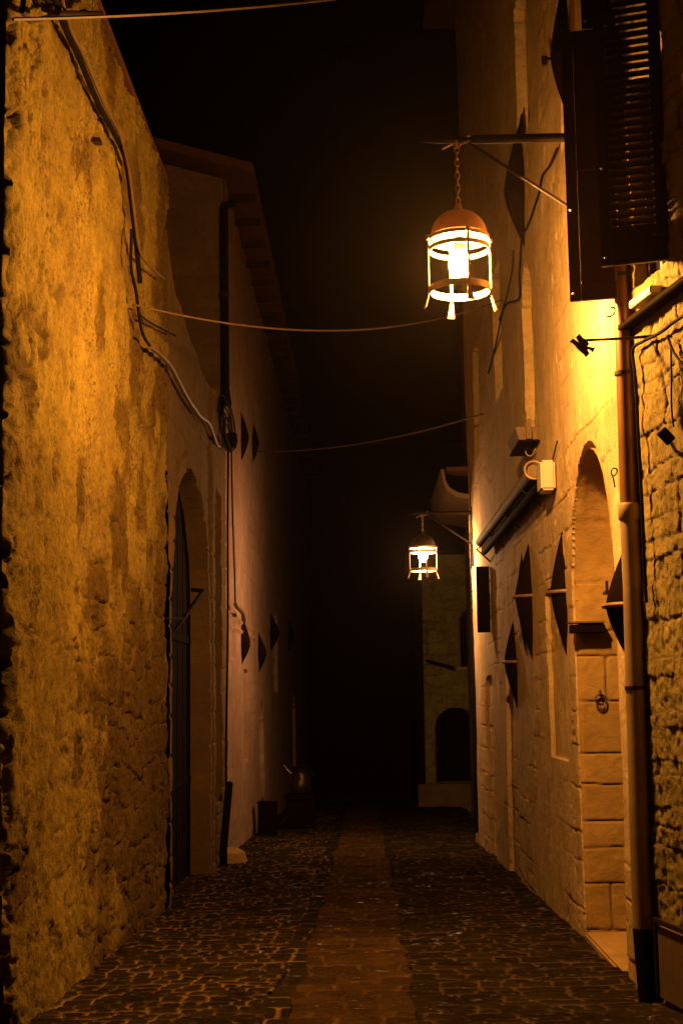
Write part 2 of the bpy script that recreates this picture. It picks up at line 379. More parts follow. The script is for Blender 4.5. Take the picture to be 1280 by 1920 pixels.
# ----- taller house behind, its lit pink side running down the lane
def pink_house():
    root = empty('plaster_house', (-4, 30, 0), 'tall house beyond the portal wall, pinkish plaster side lit by the far lantern', 'house')
    ye = 50
    us = np.concatenate([np.arange(20.5, 28, .03), np.arange(28, ye+.1, .12)]); vs = np.arange(-1.6, 9.4, .03); U, V = np.meshgrid(us, vs)
    h, t = masonry(U, V, 51, (.22, .34), (.4, .9), warp=.04, gap=.02)
    band = smstep(2.0, 1.7, np.abs(V-2.6))
    e = smstep(.45, .7, fbm(U, V, .7, 4, 52))
    H = .012*h*e+.05*(fbm(U, V, .8, 4, 53)-.5)+.012*(fbm(U, V, 7, 3, 54)-.5)
    for c, hw, z0, zt, dp in ((21.75, .42, 2.25, 4.3, .05), (24.1, .4, .6, 2.1, .16), (27.5, .5, -.9, 1.6, .2), (32, .6, 1.8, 3.6, .2), (40, .8, -1.3, 1.8, .3)):
        H = H-dp*archmask(U, V, c, hw, z0, zt, .02, .05 if hw < .45 else 1)
    for zz, dd in ((2.86, .03), (2.70, .035)):
        H = H+dd*smstep(.035, .02, np.abs(V-zz))*smstep(26.2, 25.6, U)
    sheet('wall', us, vs, lambda U, V, H: (LX+H+.0*U, U, V), H, M['pink'], root, joint=(1-h)*e*.6, tint=t, ang=60)
    # gable wall facing the lane's near end
    us = np.arange(-6.5, LX+.001, .06); vs = np.arange(4.6, 10.6, .05); U, V = np.meshgrid(us, vs)
    h, t = masonry(U, V, 55, (.22, .34), (.4, .9), warp=.04, gap=.02)
    H = .02*h+.05*(fbm(U, V, 1.2, 4, 56)-.5)
    cap = np.minimum(V, 9.35+(LX-U)*.29)
    sheet('gable_wall', us, vs, lambda U, V, H: (U, 20.48-H, cap), H, M['dim'], root, joint=(1-h)*.5, tint=t)
    MB().box((-6.5, 20.6, -1.6), (LX-.25, ye-.05, 9.2)).build('wall_core', M['dim'], root, smooth=False)
    MB().hexa([(-6.6, 20.0, 10.75), (-1.52, 20.0, 9.28), (-1.52, ye, 9.28), (-6.6, ye, 10.75),
               (-6.6, 20.0, 10.92), (-1.52, 20.0, 9.42), (-1.52, ye, 9.42), (-6.6, ye, 10.92)]).build('roof', M['tile'], root, bevel=.015)
    for k in range(26): MB().box((-1.95, 20.7+k*1.1, 9.10), (-1.55, 20.8+k*1.1, 9.20)).build('rafter', M['door'], root)
    p = W(345, 629, Y=20.3); MB().lathe([(0, -.09), (.07, -.06), (.09, 0), (.07, .07), (0, .09)], p, 16).build('vent_cap', M['iron'], root)
pink_house()

def spline(pts, n=8):
    pts = [Vector(p) for p in pts]; out = []
    for i in range(len(pts)-1):
        p0 = pts[max(i-1, 0)]; p1 = pts[i]; p2 = pts[i+1]; p3 = pts[min(i+2, len(pts)-1)]
        for k in range(n):
            t = k/n; out.append(.5*((2*p1)+(-p0+p2)*t+(2*p0-5*p1+4*p2-p3)*t*t+(-p0+3*p1-3*p2+p3)*t**3))
    return out+[pts[-1]]
def cable(name, pts, r, mat, label, cat='cable', group=None, n=8):
    return tag(MB().tube(spline(pts, n), r, 7).build(name, mat), label, cat, group)
lx = LX+.09
# dark downpipe on the gable corner and the dark post at its foot
def gable_pipe():
    root = empty('drainpipe', W(422, 740, Y=20.30), 'thin dark drainpipe down the corner above the portal wall on the left', 'drainpipe')
    a, b = W(421, 392, Y=20.25), W(424, 745, Y=20.25)
    MB().tube([a+Vector((.12, .2, .16)), a+Vector((.02, 0, .05)), a, b], .052, 12).build('pipe', M['black'], root)
    MB().tube([a.lerp(b, .45), a.lerp(b, .47)], .065, 12).build('bracket', M['iron'], root)
    MB().tube([b+Vector((0, 0, .1)), b+Vector((0, 0, -.12))], [.055, .085], 12).build('shoe', M['black'], root)
gable_pipe()
a = W(430, 1468, X=LX+.16); b = W(419, 1594, X=LX+.10)
o = MB().tube([a+Vector((0, 0, .02)), a, b, b+Vector((0, 0, -.25))], [.03, .052, .052, .055], 10).build('iron_post', M['black'])
tag(o, 'short black leaning post at the foot of the pink wall corner', 'post')
m = MB(); p = W(445, 1590, X=LX+.2); m.lathe([(0, .20), (.12, .19), (.21, .14), (.25, .0), (.26, -.3)], (LX+.12, p.y-.3, gz(p.y)+.02), 20)
tag(m.build('guard_stone', M['block']), 'small rounded pale guard stone at the foot of the pink wall', 'guard stone')

# cables on the left walls
cable('cable_bundle', [W(*q, X=lx) for q in ((95, -30), (118, 40), (150, 110), (183, 190), (212, 245), (236, 300), (247, 380), (256, 460), (263, 530))],
      .022, M['black'], 'thick black cable bundle running down the bright left wall', 'cable')
cable('cable', [W(*q, X=lx+.03) for q in ((110, -30), (131, 50), (160, 110), (196, 195), (224, 250), (242, 320), (252, 400), (262, 470), (282, 500), (309, 523))],
      .012, M['wire'], 'thin cable beside the thick bundle, ending at the near wall corner')
cable('cable', [W(*q, X=lx) for q in ((247, 430), (246, 500), (255, 545), (266, 620), (283, 650), (300, 665))], .014, M['black'],
      'short dark cable curling below the thick bundle on the left wall')
cable('cable', [W(*q, X=LX+.10) for q in ((283, 650), (304, 668), (322, 690), (340, 725), (357, 755), (375, 780), (392, 795), (405, 830), (412, 838))],
      .024, M['wire'], 'wavy pale cable along the top of the portal wall')
cable('cable', [W(*q, X=LX+.08) for q in ((262, 590), (285, 607), (330, 630))], .010, M['black'], 'short thin wire crossing the wall end on the left')
# coiled slack of cable at the corner
def coil():
    root = empty('cable_coil', W(430, 820, X=LX+.12), 'tangle of looped black cable at the pink wall corner', 'cable coil')
    c = W(426, 815, X=LX+.14)
    m = MB()
    for k in range(6):
        pts = [c+Vector((.03*sin(k*2), (sin(t)*(.55+.09*k)), cos(t)*(.13+.045*k)+.03*k)) for t in [i*2*pi/20 for i in range(21)]]
        m.tube(pts, .012, 6)
    m.build('loop', M['black'], root)
    MB().lathe([(0, -.11), (.07, -.10), (.09, 0), (.08, .1), (0, .13)], c+Vector((.04, .2, -.05)), 12).build('junction_box', M['black'], root, bevel=.003)
coil()
cable('cable', [W(*q, X=LX+.07) for q in ((428, 830), (427, 960), (427, 1180), (424, 1400), (424, 1475))], .016, M['black'],
      'black cable running straight down the pink wall corner to the post')
cable('cable', [W(*q, X=LX+.09) for q in ((434, 838), (436, 960), (440, 1080), (441, 1135))], .012, M['black'],
      'thin black cable down the pink wall ending in a knotted clamp')
o = MB().tube(spline([W(*q, X=LX+.10) for q in ((441, 1133), (446, 1140), (455, 1150), (458, 1165))]), [.03]*25, 8).build('cable_clamp', M['wire'])
tag(o, 'knotted pale clamp at the end of the thin cable on the pink wall', 'clamp')

# overhead wires
def sag(p, q, s, n=24):
    return [p.lerp(q, t)+Vector((0, 0, -4*s*t*(1-t))) for t in [i/n for i in range(n+1)]]
for (A, B, s, r, lab) in (
    (W(25, 36, X=LX+.08), W(660, -6, Y=10.3), .03, .011, 'topmost overhead wire leaving the near left wall at the frame top'),
    (W(250, 571, X=LX+.06), W(942, 562, X=RX-.03), .30, .009, 'pale overhead wire sagging across the lane behind the near lantern'),
    (W(478, 846, X=LX+.05), W(905, 776, X=RX-.02), .16, .012, 'dim overhead wire crossing the lane above the far lantern')):
    tag(MB().tube(sag(A, B, s), r, 6).build('overhead_wire', M['wire']), lab, 'wire', 'wires strung across the lane')
def insulator(pts, lab):
    tag(MB().tube(pts, .016, 8).build('wire_hook', M['iron']), lab, 'hook')
q = [W(*c, X=LX+.10) for c in ((45, -5), (42, 22), (57, 40), (100, 30), (150, 24), (160, 20))]
insulator(q, 'bent iron wire hook at the top of the near left wall')
insulator([W(80, 17, X=LX+.03), W(110, 24, X=LX+.14), W(190, 24, X=LX+.16)], 'straight iron wire stay beside the bent hook, top left')

# ================================================================= RIGHT: long plaster house
ARC, AHW, AZT = 10.86, .96, 3.52
def right_house():
    root = empty('plaster_house', (4, 16, 0), 'long warm plaster house wall along the right side of the lane', 'house')
    us = np.concatenate([np.arange(9.25, 13.5, .02), np.arange(13.5, 23.3, .035)])
    vs = np.concatenate([np.arange(-.9, 5.2, .014), np.arange(5.2, 13.2, .04)]); U, V = np.meshgrid(us, vs)
    h, t = masonry(U, V, 61, (.24, .38), (.4, .9), warp=.025, gap=.014)
    # plaster over most of it; bare blocks above, low down and in patches
    e = smstep(.46, .60, fbm(U, V, .75, 4, 62)+.10*smstep(1.2, .3, V)+.07*smstep(3.9, 4.6, V)*smstep(14.5, 12.5, U))
    H = -.010*(1-h)*e+.010*e+.045*(fbm(U, V, .6, 3, 63)-.5)+.010*(fbm(U, V, 6, 4, 64)-.5)+(t-.5)*.010*e
    pits = smstep(.70, .76, fbm(U, V, 7, 4, 66)); H = H-.012*pits*e
    a = archmask(U, V, ARC, AHW, -1.5, AZT, .012, 1.12)
    H = H-.42*a
    # tall narrow recessed window bay with a reveal, and a doorway and windows further on
    H = H-.10*archmask(U, V, 14.45, .42, 4.05, 6.05, .02, 1.0)
    for c, hw, z0, zt, dp in ((13.05, .52, 1.05, 2.6, .04), (17.2, .62, -.8, 1.95, .05), (20.3, .55, -.8, 1.9, .05), (17.6, .45, 5.4, 7.0, .18),
                              (21, .45, 5.2, 6.9, .18), (14.2, .5, 7.4, 9.0, .18), (11.2, .45, 6.2, 8.0, .12)):
        H = H-dp*archmask(U, V, c, hw, z0, zt, .02, .12)
    sheet('wall', us, vs, lambda U, V, H: (RX-H, U, V), H, M['plaster'], root, joint=(1-h)*e*.55, tint=t*e, ang=45)
    MB().box((RX+.5, 9.35, -.95), (7, 23.3, 13.15)).build('wall_core', M['dim'], root, smooth=False)
    # far jamb of the arched doorway: dressed blocks that face the viewer
    yj = ARC+AHW-.035
    us = np.arange(RX+.0, RX+.44, .012); vs = np.arange(-.5, 2.62, .012); U, V = np.meshgrid(us, vs)
    h, t = masonry(U, V, 67, (.20, .44), (.9, 1.5), warp=.012, gap=.012)
    H = .014*h+.03*(fbm(U, V, 2.5, 4, 68)-.5)+.008*(fbm(U, V, 14, 3, 69)-.5)-.02*smstep(.03, 0, U-RX)
    sheet('door_jamb', us, vs, lambda U, V, H: (U, yj-H, V), H, M['block'], root, joint=(1-h)*.9, tint=t, ang=70)
    asz = AZT-AHW*1.12; K = 70
    A_ = np.linspace(-.06, pi+.06, K); Xs = np.arange(RX+.004, RX+.43, .014); A, XX = np.meshgrid(A_, Xs)
    hh, tt = masonry(A*AHW, XX, 65, (.9, 1.4), (.30, .44), warp=.015, gap=.014)
    Hs = .016+.012*hh+.035*(fbm(A, XX, 2.2, 4, 66)-.5)+.02*(fbm(A, XX, 9, 3, 67)-.5)
    sheet('arch_soffit', A_, Xs, lambda U, V, H: (V, ARC+cos_(U)*(AHW-H-.018), asz+sin_(U)*(AHW*1.12-H-.018)), Hs, M['block'], root, joint=(1-hh)*.7, tint=tt, ang=70)
    m = MB()
    for k in range(11): m.box((RX+.385+.006*(k % 2), ARC-.93+k*.168, -.28), (RX+.41, ARC-.93+k*.168+.163, 2.35))
    m.build('door', M['door'], root, bevel=.004)
    st = MB().box((RX-.02, ARC-1.25, gz(10)-.15), (RX+.5, ARC+.93, gz(10.86)+.045)).build('threshold', M['block'], root, bevel=.015)
    MB().box((RX-.06, yj-.14, W(1110, 1188, Y=yj).z), (RX+.22, yj-.03, W(1110, 1172, Y=yj).z)).build('ledge', M['planter'], root, bevel=.006)
    MB().box((RX-.075, yj-.16, W(1110, 1170, Y=yj).z), (RX+.22, yj-.02, W(1110, 1166, Y=yj).z)).build('ledge_board', M['board'], root, bevel=.004)
    # step or bench bracket higher up in the niche
    q = W(1132, 1112, Y=yj-.12)
    MB().box((q.x-.01, yj-.26, q.z-.015), (q.x+.22, yj-.10, q.z+.012)).box((q.x-.01, yj-.26, q.z), (q.x+.012, yj-.24, q.z+.09)).build('shelf_bracket', M['iron'], root, bevel=.003)
    # eave far overhead
    MB().box((RX-.55, 9.2, 13.2), (7, 23.6, 13.4)).build('eave', M['tile'], root)
    # dark recesses get real panes / doors
    for c, z0, z1 in ((17.6, 5.4, 7.0), (21, 5.2, 6.9), (14.2, 7.4, 9.0)):
        f = MB().box((RX+.10, c-.42, z0), (RX+.13, c+.42, z1)).build('window', M['glass'], root)
        MB().box((RX+.08, c-.03, z0), (RX+.098, c+.03, z1)).box((RX+.08, c-.42, (z0+z1)/2), (RX+.097, c-.03, (z0+z1)/2+.04)).build('frame', M['door'], f)
    return root
right_house()

# ring on the jamb
yj = ARC+AHW-.035
def ring():
    c = W(1125, 1312, Y=yj-.05); root = empty('iron_ring', c, 'iron mooring ring hung on the dressed stone door jamb', 'ring')
    MB().torus(c, .042, .007, (1, 0, 0), (0, .2, 1), 28, 8).build('ring', M['iron'], root)
    MB().torus(c+Vector((0, 0, .055)), .02, .007, (0, 1, 0), (0, 0, 1), 16, 6).build('staple', M['iron'], root)
    MB().torus(c+Vector((0, 0, -.012)), .02, .005, (1, 0, 0), (0, 0, 1), 12, 6, pi, 2*pi).build('hook', M['iron'], root)
ring()

# planters: tall pointed dark bodies on the walls, each with a pale rim at mid height
def planter(side, y, ztop, zmid, zbot, prot, half, label, group, rim=True, seg=10):
    X = RX+.01 if side > 0 else LX-.01
    c = (X, y, zmid); root = empty('wall_planter', c, label, 'wall planter', group)
    def body(z0, z1, name, mat, p=1.0):
        vs = []; K = 9
        for i in range(K):
            t = i/(K-1); r = max(.05, 1-t**p)
            for j in range(seg+1):
                a = pi*j/seg
                vs.append((X-side*sin(a)*prot*r, y-cos(a)*half*r, z0+(z1-z0)*t))
        n = seg+1; fs = [(i*n+j, i*n+j+1, (i+1)*n+j+1, (i+1)*n+j) for i in range(K-1) for j in range(seg)]
        fs += [((i+1)*n, i*n, i*n+seg, (i+1)*n+seg) for i in range(K-1)]+[tuple(range(n)), tuple((K-1)*n+j for j in range(n))]
        return MB().add(vs, fs).build(name, mat, root, ang=60)
    body(zmid, ztop, 'hood', M['planter'], 1.3); body(zmid-.012, zbot, 'cone', M['planter'], 1.4)
    if rim:
        pts = [(X-side*sin(pi*j/12)*(prot+.012), y-cos(pi*j/12)*(half+.012), zmid-.01) for j in range(13)]
        MB().tube(pts, .016, 8).build('rim', M['rim'], root)
    return root
def rp(px, top, mid, bot, left, label, rim=True, half=.16):
    w0 = W(px, mid, X=RX); y = w0.y-half*.6
    pr = abs(W(left, mid, Y=y).x-RX)
    planter(1, y, W(px, top, X=RX).z, w0.z, W(px, bot, X=RX).z, pr, half, label, 'pointed wall planters on the right wall', rim)
rp(979, 203, 365, 484, 942, 'upper dark pointed wall planter high on the plaster behind the near lantern', rim=False)
rp(1058, -60, 112, 252, 1029, 'topmost dark pointed wall planter beside the iron pin at the frame top', rim=False)
rp(1056, 978, 1110, 1242, 1029, 'dark pointed wall planter nearest the arched doorway, with a pale rim')
rp(993, 1008, 1118, 1246, 963, 'nearer of the paired dark pointed wall planters below the awning')
rp(981, 1010, 1117, 1240, 966, 'farther of the paired dark pointed wall planters below the awning')
rp(964, 1150, 1240, 1328, 943, 'lowest dark pointed wall planter, beyond the pair on the right wall')
def lp(px, top, mid, bot, right, label, rim=False, half=.2):
    w0 = W(px, mid, X=LX); y = w0.y-half*.5
    pr = abs(W(right, mid, Y=y).x-LX)
    planter(-1, y, W(px, top, X=LX).z, w0.z, W(px, bot, X=LX).z, pr, half, label, 'small pointed wall planters on the pink wall', rim)
lp(453, 772, 822, 868, 468, 'nearer of two high dark pointed planters beside the cable coil on the pink wall')
lp(475, 792, 832, 870, 487, 'farther of two high dark pointed planters on the pink wall')
lp(455, 1150, 1207, 1246, 471, 'lower dark pointed planter hanging under the knotted clamp on the pink wall')
lp(486, 1186, 1225, 1262, 501, 'lowest of the small dark pointed planters on the pink wall')
lp(508, 1150, 1185, 1222, 525, 'third lower dark pointed planter along the pink wall')
lp(541, 1155, 1190, 1222, 552, 'farthest small dark pointed planter, almost lost in shadow')
# near one behind the big pipe: two bracketed blades
w0 = W(1176, 1105, X=RX)
planter(1, w0.y-.02, W(1166, 1012, Y=w0.y).z, w0.z-.10, W(1176, 1252, Y=w0.y).z, .16, .2, 'large dark pointed wall planter half hidden behind the pale drainpipe',
        'pointed wall planters on the right wall')

# shuttered window beyond: flat dark leaf standing off the wall
def far_shutter():
    root = empty('window_shutter', (RX, 19.6, 3), 'flat dark shutter standing open at the far end of the right wall', 'shutter')
    y = 19.6; x1 = RX-.01; x0 = W(893, 1120, Y=y).x; zt, zb = W(905, 1062, Y=y).z, W(905, 1186, Y=y).z
    MB().box((x0, y-.02, zb), (x1, y+.02, zt)).build('panel', M['planter'], root, bevel=.006)
    MB().tube([(x1, y+.02, zb+.2), (x1+.05, y+.04, zb+.2)], .012).build('hinge', M['iron'], root); MB().tube([(x1, y+.02, zt-.2), (x1+.05, y+.04, zt-.2)], .012).build('hinge', M['iron'], root)
far_shutter()

# rolled awning along the wall with its white end box
def awning():
    a = W(1008, 892, X=RX-.14); b = W(903, 1025, X=RX-.14); b.z = a.z+.02
    root = empty('awning', a, 'rolled awning with a white end box along the right wall', 'awning')
    MB().tube([a+Vector((-.03, .1, .06)), b+Vector((-.03, 0, .06))], .058, 16).build('roller', M['board'], root)
    MB().tube([a+Vector((.03, .1, -.07)), b+Vector((.03, 0, -.07))], .045, 16).build('front_rail', M['planter'], root)
    MB().box((a.x-.01, a.y+.12, a.z-.02), (RX-.02, b.y, a.z+.02)).build('backing_board', M['planter'], root, bevel=.004)
    e = MB().box((a.x-.01, a.y-.28, a.z-.17), (a.x+.12, a.y+.02, a.z+.10)).build('end_box', M['white'], root, bevel=.02)
    MB().torus((a.x-.03, a.y+.04, a.z+.06), .085, .012, (1, 0, 0), (0, .3, 1), 20, 8).build('end_ring', M['rim'], root)
    for k in range(4):
        y = a.y+.9+k*1.9
        MB().tube([(RX, y, a.z+.12), (a.x-.05, y, a.z+.02), (RX, y, a.z-.16)], .014, 6).build('bracket', M['iron'], root)
    MB().tube(spline([(RX-.02, a.y-.1, a.z+.12), (RX-.03, a.y-.55, a.z+.22)]), .008, 6).build('stay', M['iron'], root)
awning()
# little window box under the tall bay
def window_box():
    a = W(988, 838, X=RX-.08); root = empty('window_box', a, 'small tilted window box with a jug hook below the tall narrow window', 'window box')
    w_ = .75; MB().hexa([(RX-.20, a.y-w_/2, a.z), (RX-.005, a.y-w_/2, a.z), (RX-.005, a.y+w_/2, a.z), (RX-.20, a.y+w_/2, a.z),
        (RX-.24, a.y-w_/2-.03, a.z+.13), (RX-.005, a.y-w_/2-.03, a.z+.13), (RX-.005, a.y+w_/2+.03, a.z+.13), (RX-.24, a.y+w_/2+.03, a.z+.13)]).build('trough', M['board'], root, bevel=.008)
    MB().box((RX-.215, a.y-w_/2-.05, a.z-.022), (RX-.005, a.y+w_/2+.05, a.z-.003)).build('shelf', M['planter'], root, bevel=.003)
    MB().box((RX-.14, a.y-w_/2-.09, a.z+.0), (RX-.09, a.y-w_/2-.035, a.z+.2)).build('end_bracket', M['board'], root, bevel=.004)
    MB().torus((RX-.07, a.y-.1, a.z-.07), .04, .008, (1, 0, 0), (0, .2, 1), 20, 8).build('ring', M['rim'], root)
window_box()

# ================================================================= RIGHT foreground: rubble house with the open shutters
def nwx(y): return RX+.02+.163*(9.2-y)
NWD = Vector((-.163, 1, 0)).normalized(); NWN = Vector((-1, -.163, 0)).normalized()    # along the wall (away), out of the wall
def onnear(px, py, off=.05):
    """point on the near rubble wall"""
    d = ray(px, py); # x = RX+.02+.163*(9.2-y)-off
    t = (RX+.02+.163*9.2-off)/(d.x+.163*d.y); return Vector((0, 0, CAMZ))+d*t
def near_house():
    p0 = onnear(1236, 528, .08)
    root = empty('rubble_house', (3, 8.6, 0), 'near rubble stone house with open louvred shutters at the right frame edge', 'house')
    us = np.arange(7.0, 9.262, .009); vs = np.arange(-.55, 6.2, .011); U, V = np.meshgrid(us, vs)
    h, t = masonry(U, V, 71, (.07, .26), (.10, .42), warp=.05, gap=.010)
    n = fbm(U, V, 5, 5, 72, .6); n2 = fbm(U, V, 20, 3, 73); er = smstep(.5, .62, fbm(U, V, 1.6, 4, 74))
    H = .013*h*(.4+.6*er)+.040*(n-.5)+.022*(n2-.5)+(t-.5)*.018
    wz0, wz1 = 4.22, 5.6; inside = ((U > 8.42) & (U < 8.98) & (V > wz0) & (V < wz1)); H = np.where(inside, H*.2-.16, H)
    edge = smstep(9.262, 9.20, U)
    sheet('wall', us, vs, lambda U, V, H: (nwx(U)-H*.987, U-H*.16, V), H, M['rubble'], root, joint=(1-h)*.8, tint=t, ang=75)
    MB().hexa([(nwx(7)+.3, 6.95, -.9), (7, 6.95, -.9), (7, 9.24, -.9), (nwx(9.24)+.24, 9.24, -.9),
               (nwx(7)+.3, 6.95, 6.19), (7, 6.95, 6.19), (7, 9.24, 6.19), (nwx(9.24)+.24, 9.24, 6.19)]).build('wall_core', M['dim'], root, smooth=False)
    MB().hexa([(nwx(7)-.03, 6.8, 6.21), (7, 6.8, 6.21), (7, 9.24, 6.21), (nwx(9.24)-.03, 9.24, 6.21),
               (nwx(7)-.03, 6.8, 6.3), (7, 6.8, 6.3), (7, 9.24, 6.3), (nwx(9.24)-.03, 9.24, 6.3)]).build('eave', M['tile'], root)
    # window with frame and sill
    def along(y, off): p = Vector((nwx(y), y, 0))+NWN*off; return (p.x, p.y)
    win = MB().board(along(8.44, -.12), along(8.96, -.12), .02, 4.24, 5.58).build('window', M['glass'], root)
    m = MB()
    for y in (8.45, 8.70, 8.93): m.board(along(y, -.09), along(y+.04, -.09), .04, 4.24, 5.58)
    m.build('frame', M['wood'], win, bevel=.003)
    zs = p0.z-.115; MB().board(along(7.9, .05), along(9.12, .05), .09, zs, zs+.038).build('sill', M['planter'], win, bevel=.006)
    # white lamp-lit box just under the sill: electrical cover on the wall
    bx = MB(); p0 = onnear(1236, 528, .08)
    bx.hexa([(*along(8.92, .0), p0.z-.02), (*along(8.55, .0), p0.z-.02), (*along(8.55, .08), p0.z-.02), (*along(8.92, .08), p0.z-.02),
             (*along(8.92, .0), p0.z+.03), (*along(8.55, .0), p0.z+.03), (*along(8.55, .08), p0.z+.03), (*along(8.92, .08), p0.z+.03)])
    bx.build('cable_trunking', M['white'], root, bevel=.006)
    # old notice board at the foot
    b = MB().board(along(8.50, .03), along(8.98, .03), .03, -.22, .20).build('board_panel', M['board'], root, bevel=.004)
    m = MB(); m.board(along(8.48, .05), along(9.0, .05), .02, .22, .25); m.board(along(8.48, .05), along(8.51, .05), .02, -.22, .22); m.board(along(8.97, .05), along(9.0, .05), .02, -.22, .22)
    m.build('board_frame', M['wood'], b, bevel=.003)
    # shutters: free edge to hinge edge
    def shutter(y_free, y_hinge, pxf, pxh, ytop, ybot, louvre, nm_label, x_override=None, th=.034):
        F = W(pxf, ybot, Y=y_free); Hh = W(pxh, ybot, Y=y_hinge); z0 = F.z
        z1 = W(pxf, ytop, Y=y_free).z
        Fp = Vector((F.x, F.y)); Hp = Vector((Hh.x, Hh.y)); d = (Hp-Fp); L = d.length; d.normalize()
        at = lambda s: Fp+d*s
        stile = .075
        m = MB()
        m.board(at(0), at(stile), th, z0, z1); m.board(at(L-stile), at(L), th, z0, z1)
        rails = [(z0, z0+.24 if louvre else z0+.12), (z1-.1, z1)]
        for a_, b_ in rails: m.board(at(stile+.001), at(L-stile-.001), th*.92, a_, b_)
        if not louvre:
            m.board(at(stile+.001), at(L-stile-.001), th*.5, z0+.12, z1-.1)
            m.board(at(stile+.001), at(L-stile-.001), th*.85, (z0+z1)/2-.05, (z0+z1)/2+.05)
        o = m.build('shutter', M['wood'], root, bevel=.004); o['label'] = nm_label
        if louvre:
            m = MB(); z = z0+.27; nrm = Vector((-d.y, d.x))
            if nrm.y > 0: nrm = -nrm                      # towards the viewer
            while z < z1-.12:
                a_ = at(stile-.005); b_ = at(L-stile+.005)
                dz = .0215
                q = []
                for dzt in (-.0045, .0045):
                    for P_, sg in ((a_, 1), (b_, 1), (b_, -1), (a_, -1)):
                        v = P_+nrm*.014*sg
                        q.append((v.x, v.y, z-dz*sg+dzt*1.0))
                m.hexa(q); z += .0525
            m.build('louvres', M['wood'], o)
        m = MB()
        for zz in (z0+.16, z1-.22):
            p = at(L); m.tube([(p.x, p.y, zz-.05), (p.x, p.y, zz+.05)], .013, 8)
            m.box((at(L-.10).x, at(L-.10).y-.026, zz-.014), (p.x, p.y-.018, zz+.014)); m.build('hinge', M['iron'], o); m = MB()
        for zz in (z0+.05, z0+.62):
            p = at(.02); MB().lathe([(0, -.008), (.008, -.006), (.01, 0), (.008, .006), (0, .008)], (p.x, p.y-.022, zz), 8).build('screw', M['white'], o)
        return o
    shutter(9.16, 9.08, 1068, 1185, 62, 566, False, 'solid far shutter leaf, lower and further from the viewer')
    shutter(8.52, 8.40, 1127, 1256, -110, 501, True, 'louvred near shutter leaf seen from behind')
    # upper storey leaf, only its lower part in frame
    shutter(9.20, 9.12, 1090, 1202, -420, 57, False, 'upper shutter leaf cut by the frame top')
    MB().tube([W(1252, -30, Y=8.36), W(1263, 440, Y=8.36)], .016, 10).build('shutter_rod', M['copper'], root)
near_house()

# the big drainpipe in the corner
def drainpipe():
    b0 = W(1213, 1885, Y=9.12); pz = lambda py: W(1190, py, Y=9.12).z
    X, Y = W(1178, 1000, Y=9.12).x, 9.12
    X = (W(1168, 560, Y=Y).x+W(1211, 1850, Y=Y).x)/2
    root = empty('drainpipe', (X, Y, gz(Y)), 'large drainpipe on the right, brown above a pale collar and cream below', 'drainpipe')
    xa = W(1164, 500, Y=Y).x; xm = W(1178, 945, Y=Y).x; xb = W(1208, 1800, Y=Y).x
    MB().tube([(xa-.0, Y, pz(480)), (xa, Y, pz(560)), (xm, Y, pz(948))], .057, 24).build('upper_pipe', M['copper'], root)
    MB().tube([(xm, Y, pz(976)), (xm, Y, pz(972)), (xm, Y, pz(948)), (xm, Y, pz(944))], [.062, .072, .072, .066], 24).build('collar', M['pipe'], root)
    MB().tube([(xm, Y, pz(974)), (xm+.003, Y, pz(1100)), (xb-.004, Y, pz(1650)), (xb, Y, pz(1780))], [.062, .062, .063, .064], 24).build('lower_pipe', M['pipe'], root)
    MB().tube([(xb, Y, pz(1740)), (xb, Y, pz(1745)), (xb+.02, Y-.02, pz(1900))], [.066, .068, .068], 24).build('iron_foot', M['black'], root)
    for py, nm in ((700, 'bracket'), (1290, 'bracket')):
        z = pz(py); x = np.interp(z, [pz(1780), pz(948)], [xb, xm])
        MB().tube([(x, Y, z-.012), (x, Y, z+.012)], .0605 if py < 900 else .0665, 24).tube([(x+.05, Y+.02, z), (x+.2, Y+.06, z)], .01, 6).build(nm, M['iron'], root)
    return X
drainpipe()
# small curled hooks near the pipe
for pts, y, lab in ((((1137, 594), (1146, 592), (1152, 584), (1150, 577), (1144, 577)), 9.0, 'small curled iron hook just under the solid shutter'),
                    (((1152, 914), (1149, 898), (1145, 885), (1149, 878), (1156, 881), (1153, 890), (1146, 893)), 9.6, 'bent wire hook left of the brown pipe')):
    tag(MB().tube(spline([W(a_, b_, Y=y) for a_, b_ in pts], 5), .006, 6).build('wall_hook', M['iron']), lab, 'hook')
# battlemented bracket end on its rod
def crest():
    y = 8.75; c = W(1094, 647, Y=y)
    root = empty('flag_bracket', W(1240, 628, Y=8.72), 'iron rod bracket ending in a tilted castle-shaped plate, below the shutters', 'bracket')
    out = [(-27, -7), (-21, -13), (-14, -8), (-9, -4), (-15, -16), (-8, -22), (-2, -14), (4, -11), (10, -2), (6, 3), (18, 6), (23, 4), (16, 15), (10, 8), (6, 10),
           (10, 17), (3, 24), (-2, 17), (-8, 12), (-12, 8), (-18, 0), (-22, -4)]
    k = y/FPX; vs = [(c.x+a_*k, y-.006, c.z-b_*k) for a_, b_ in out]+[(c.x+a_*k, y+.006, c.z-b_*k) for a_, b_ in out]
    n = len(out); fs = [tuple(range(n)), tuple(range(2*n-1, n-1, -1))]+[(i, (i+1) % n, n+(i+1) % n, n+i) for i in range(n)]
    MB().add(vs, fs).build('plate', M['iron'], root, smooth=False)
    MB().tube([W(1098, 638, Y=y), W(1180, 634, Y=8.75), W(1243, 628, Y=8.72), W(1262, 640, Y=8.70)], [.009, .009, .011, .012], 8).build('rod', M['iron'], root)
    MB().tube([W(1248, 630, Y=8.72), W(1256, 760, Y=8.72)], .006, 6).build('hanging_wire', M['iron'], root)
crest()
nx = lambda q, off=.03: None
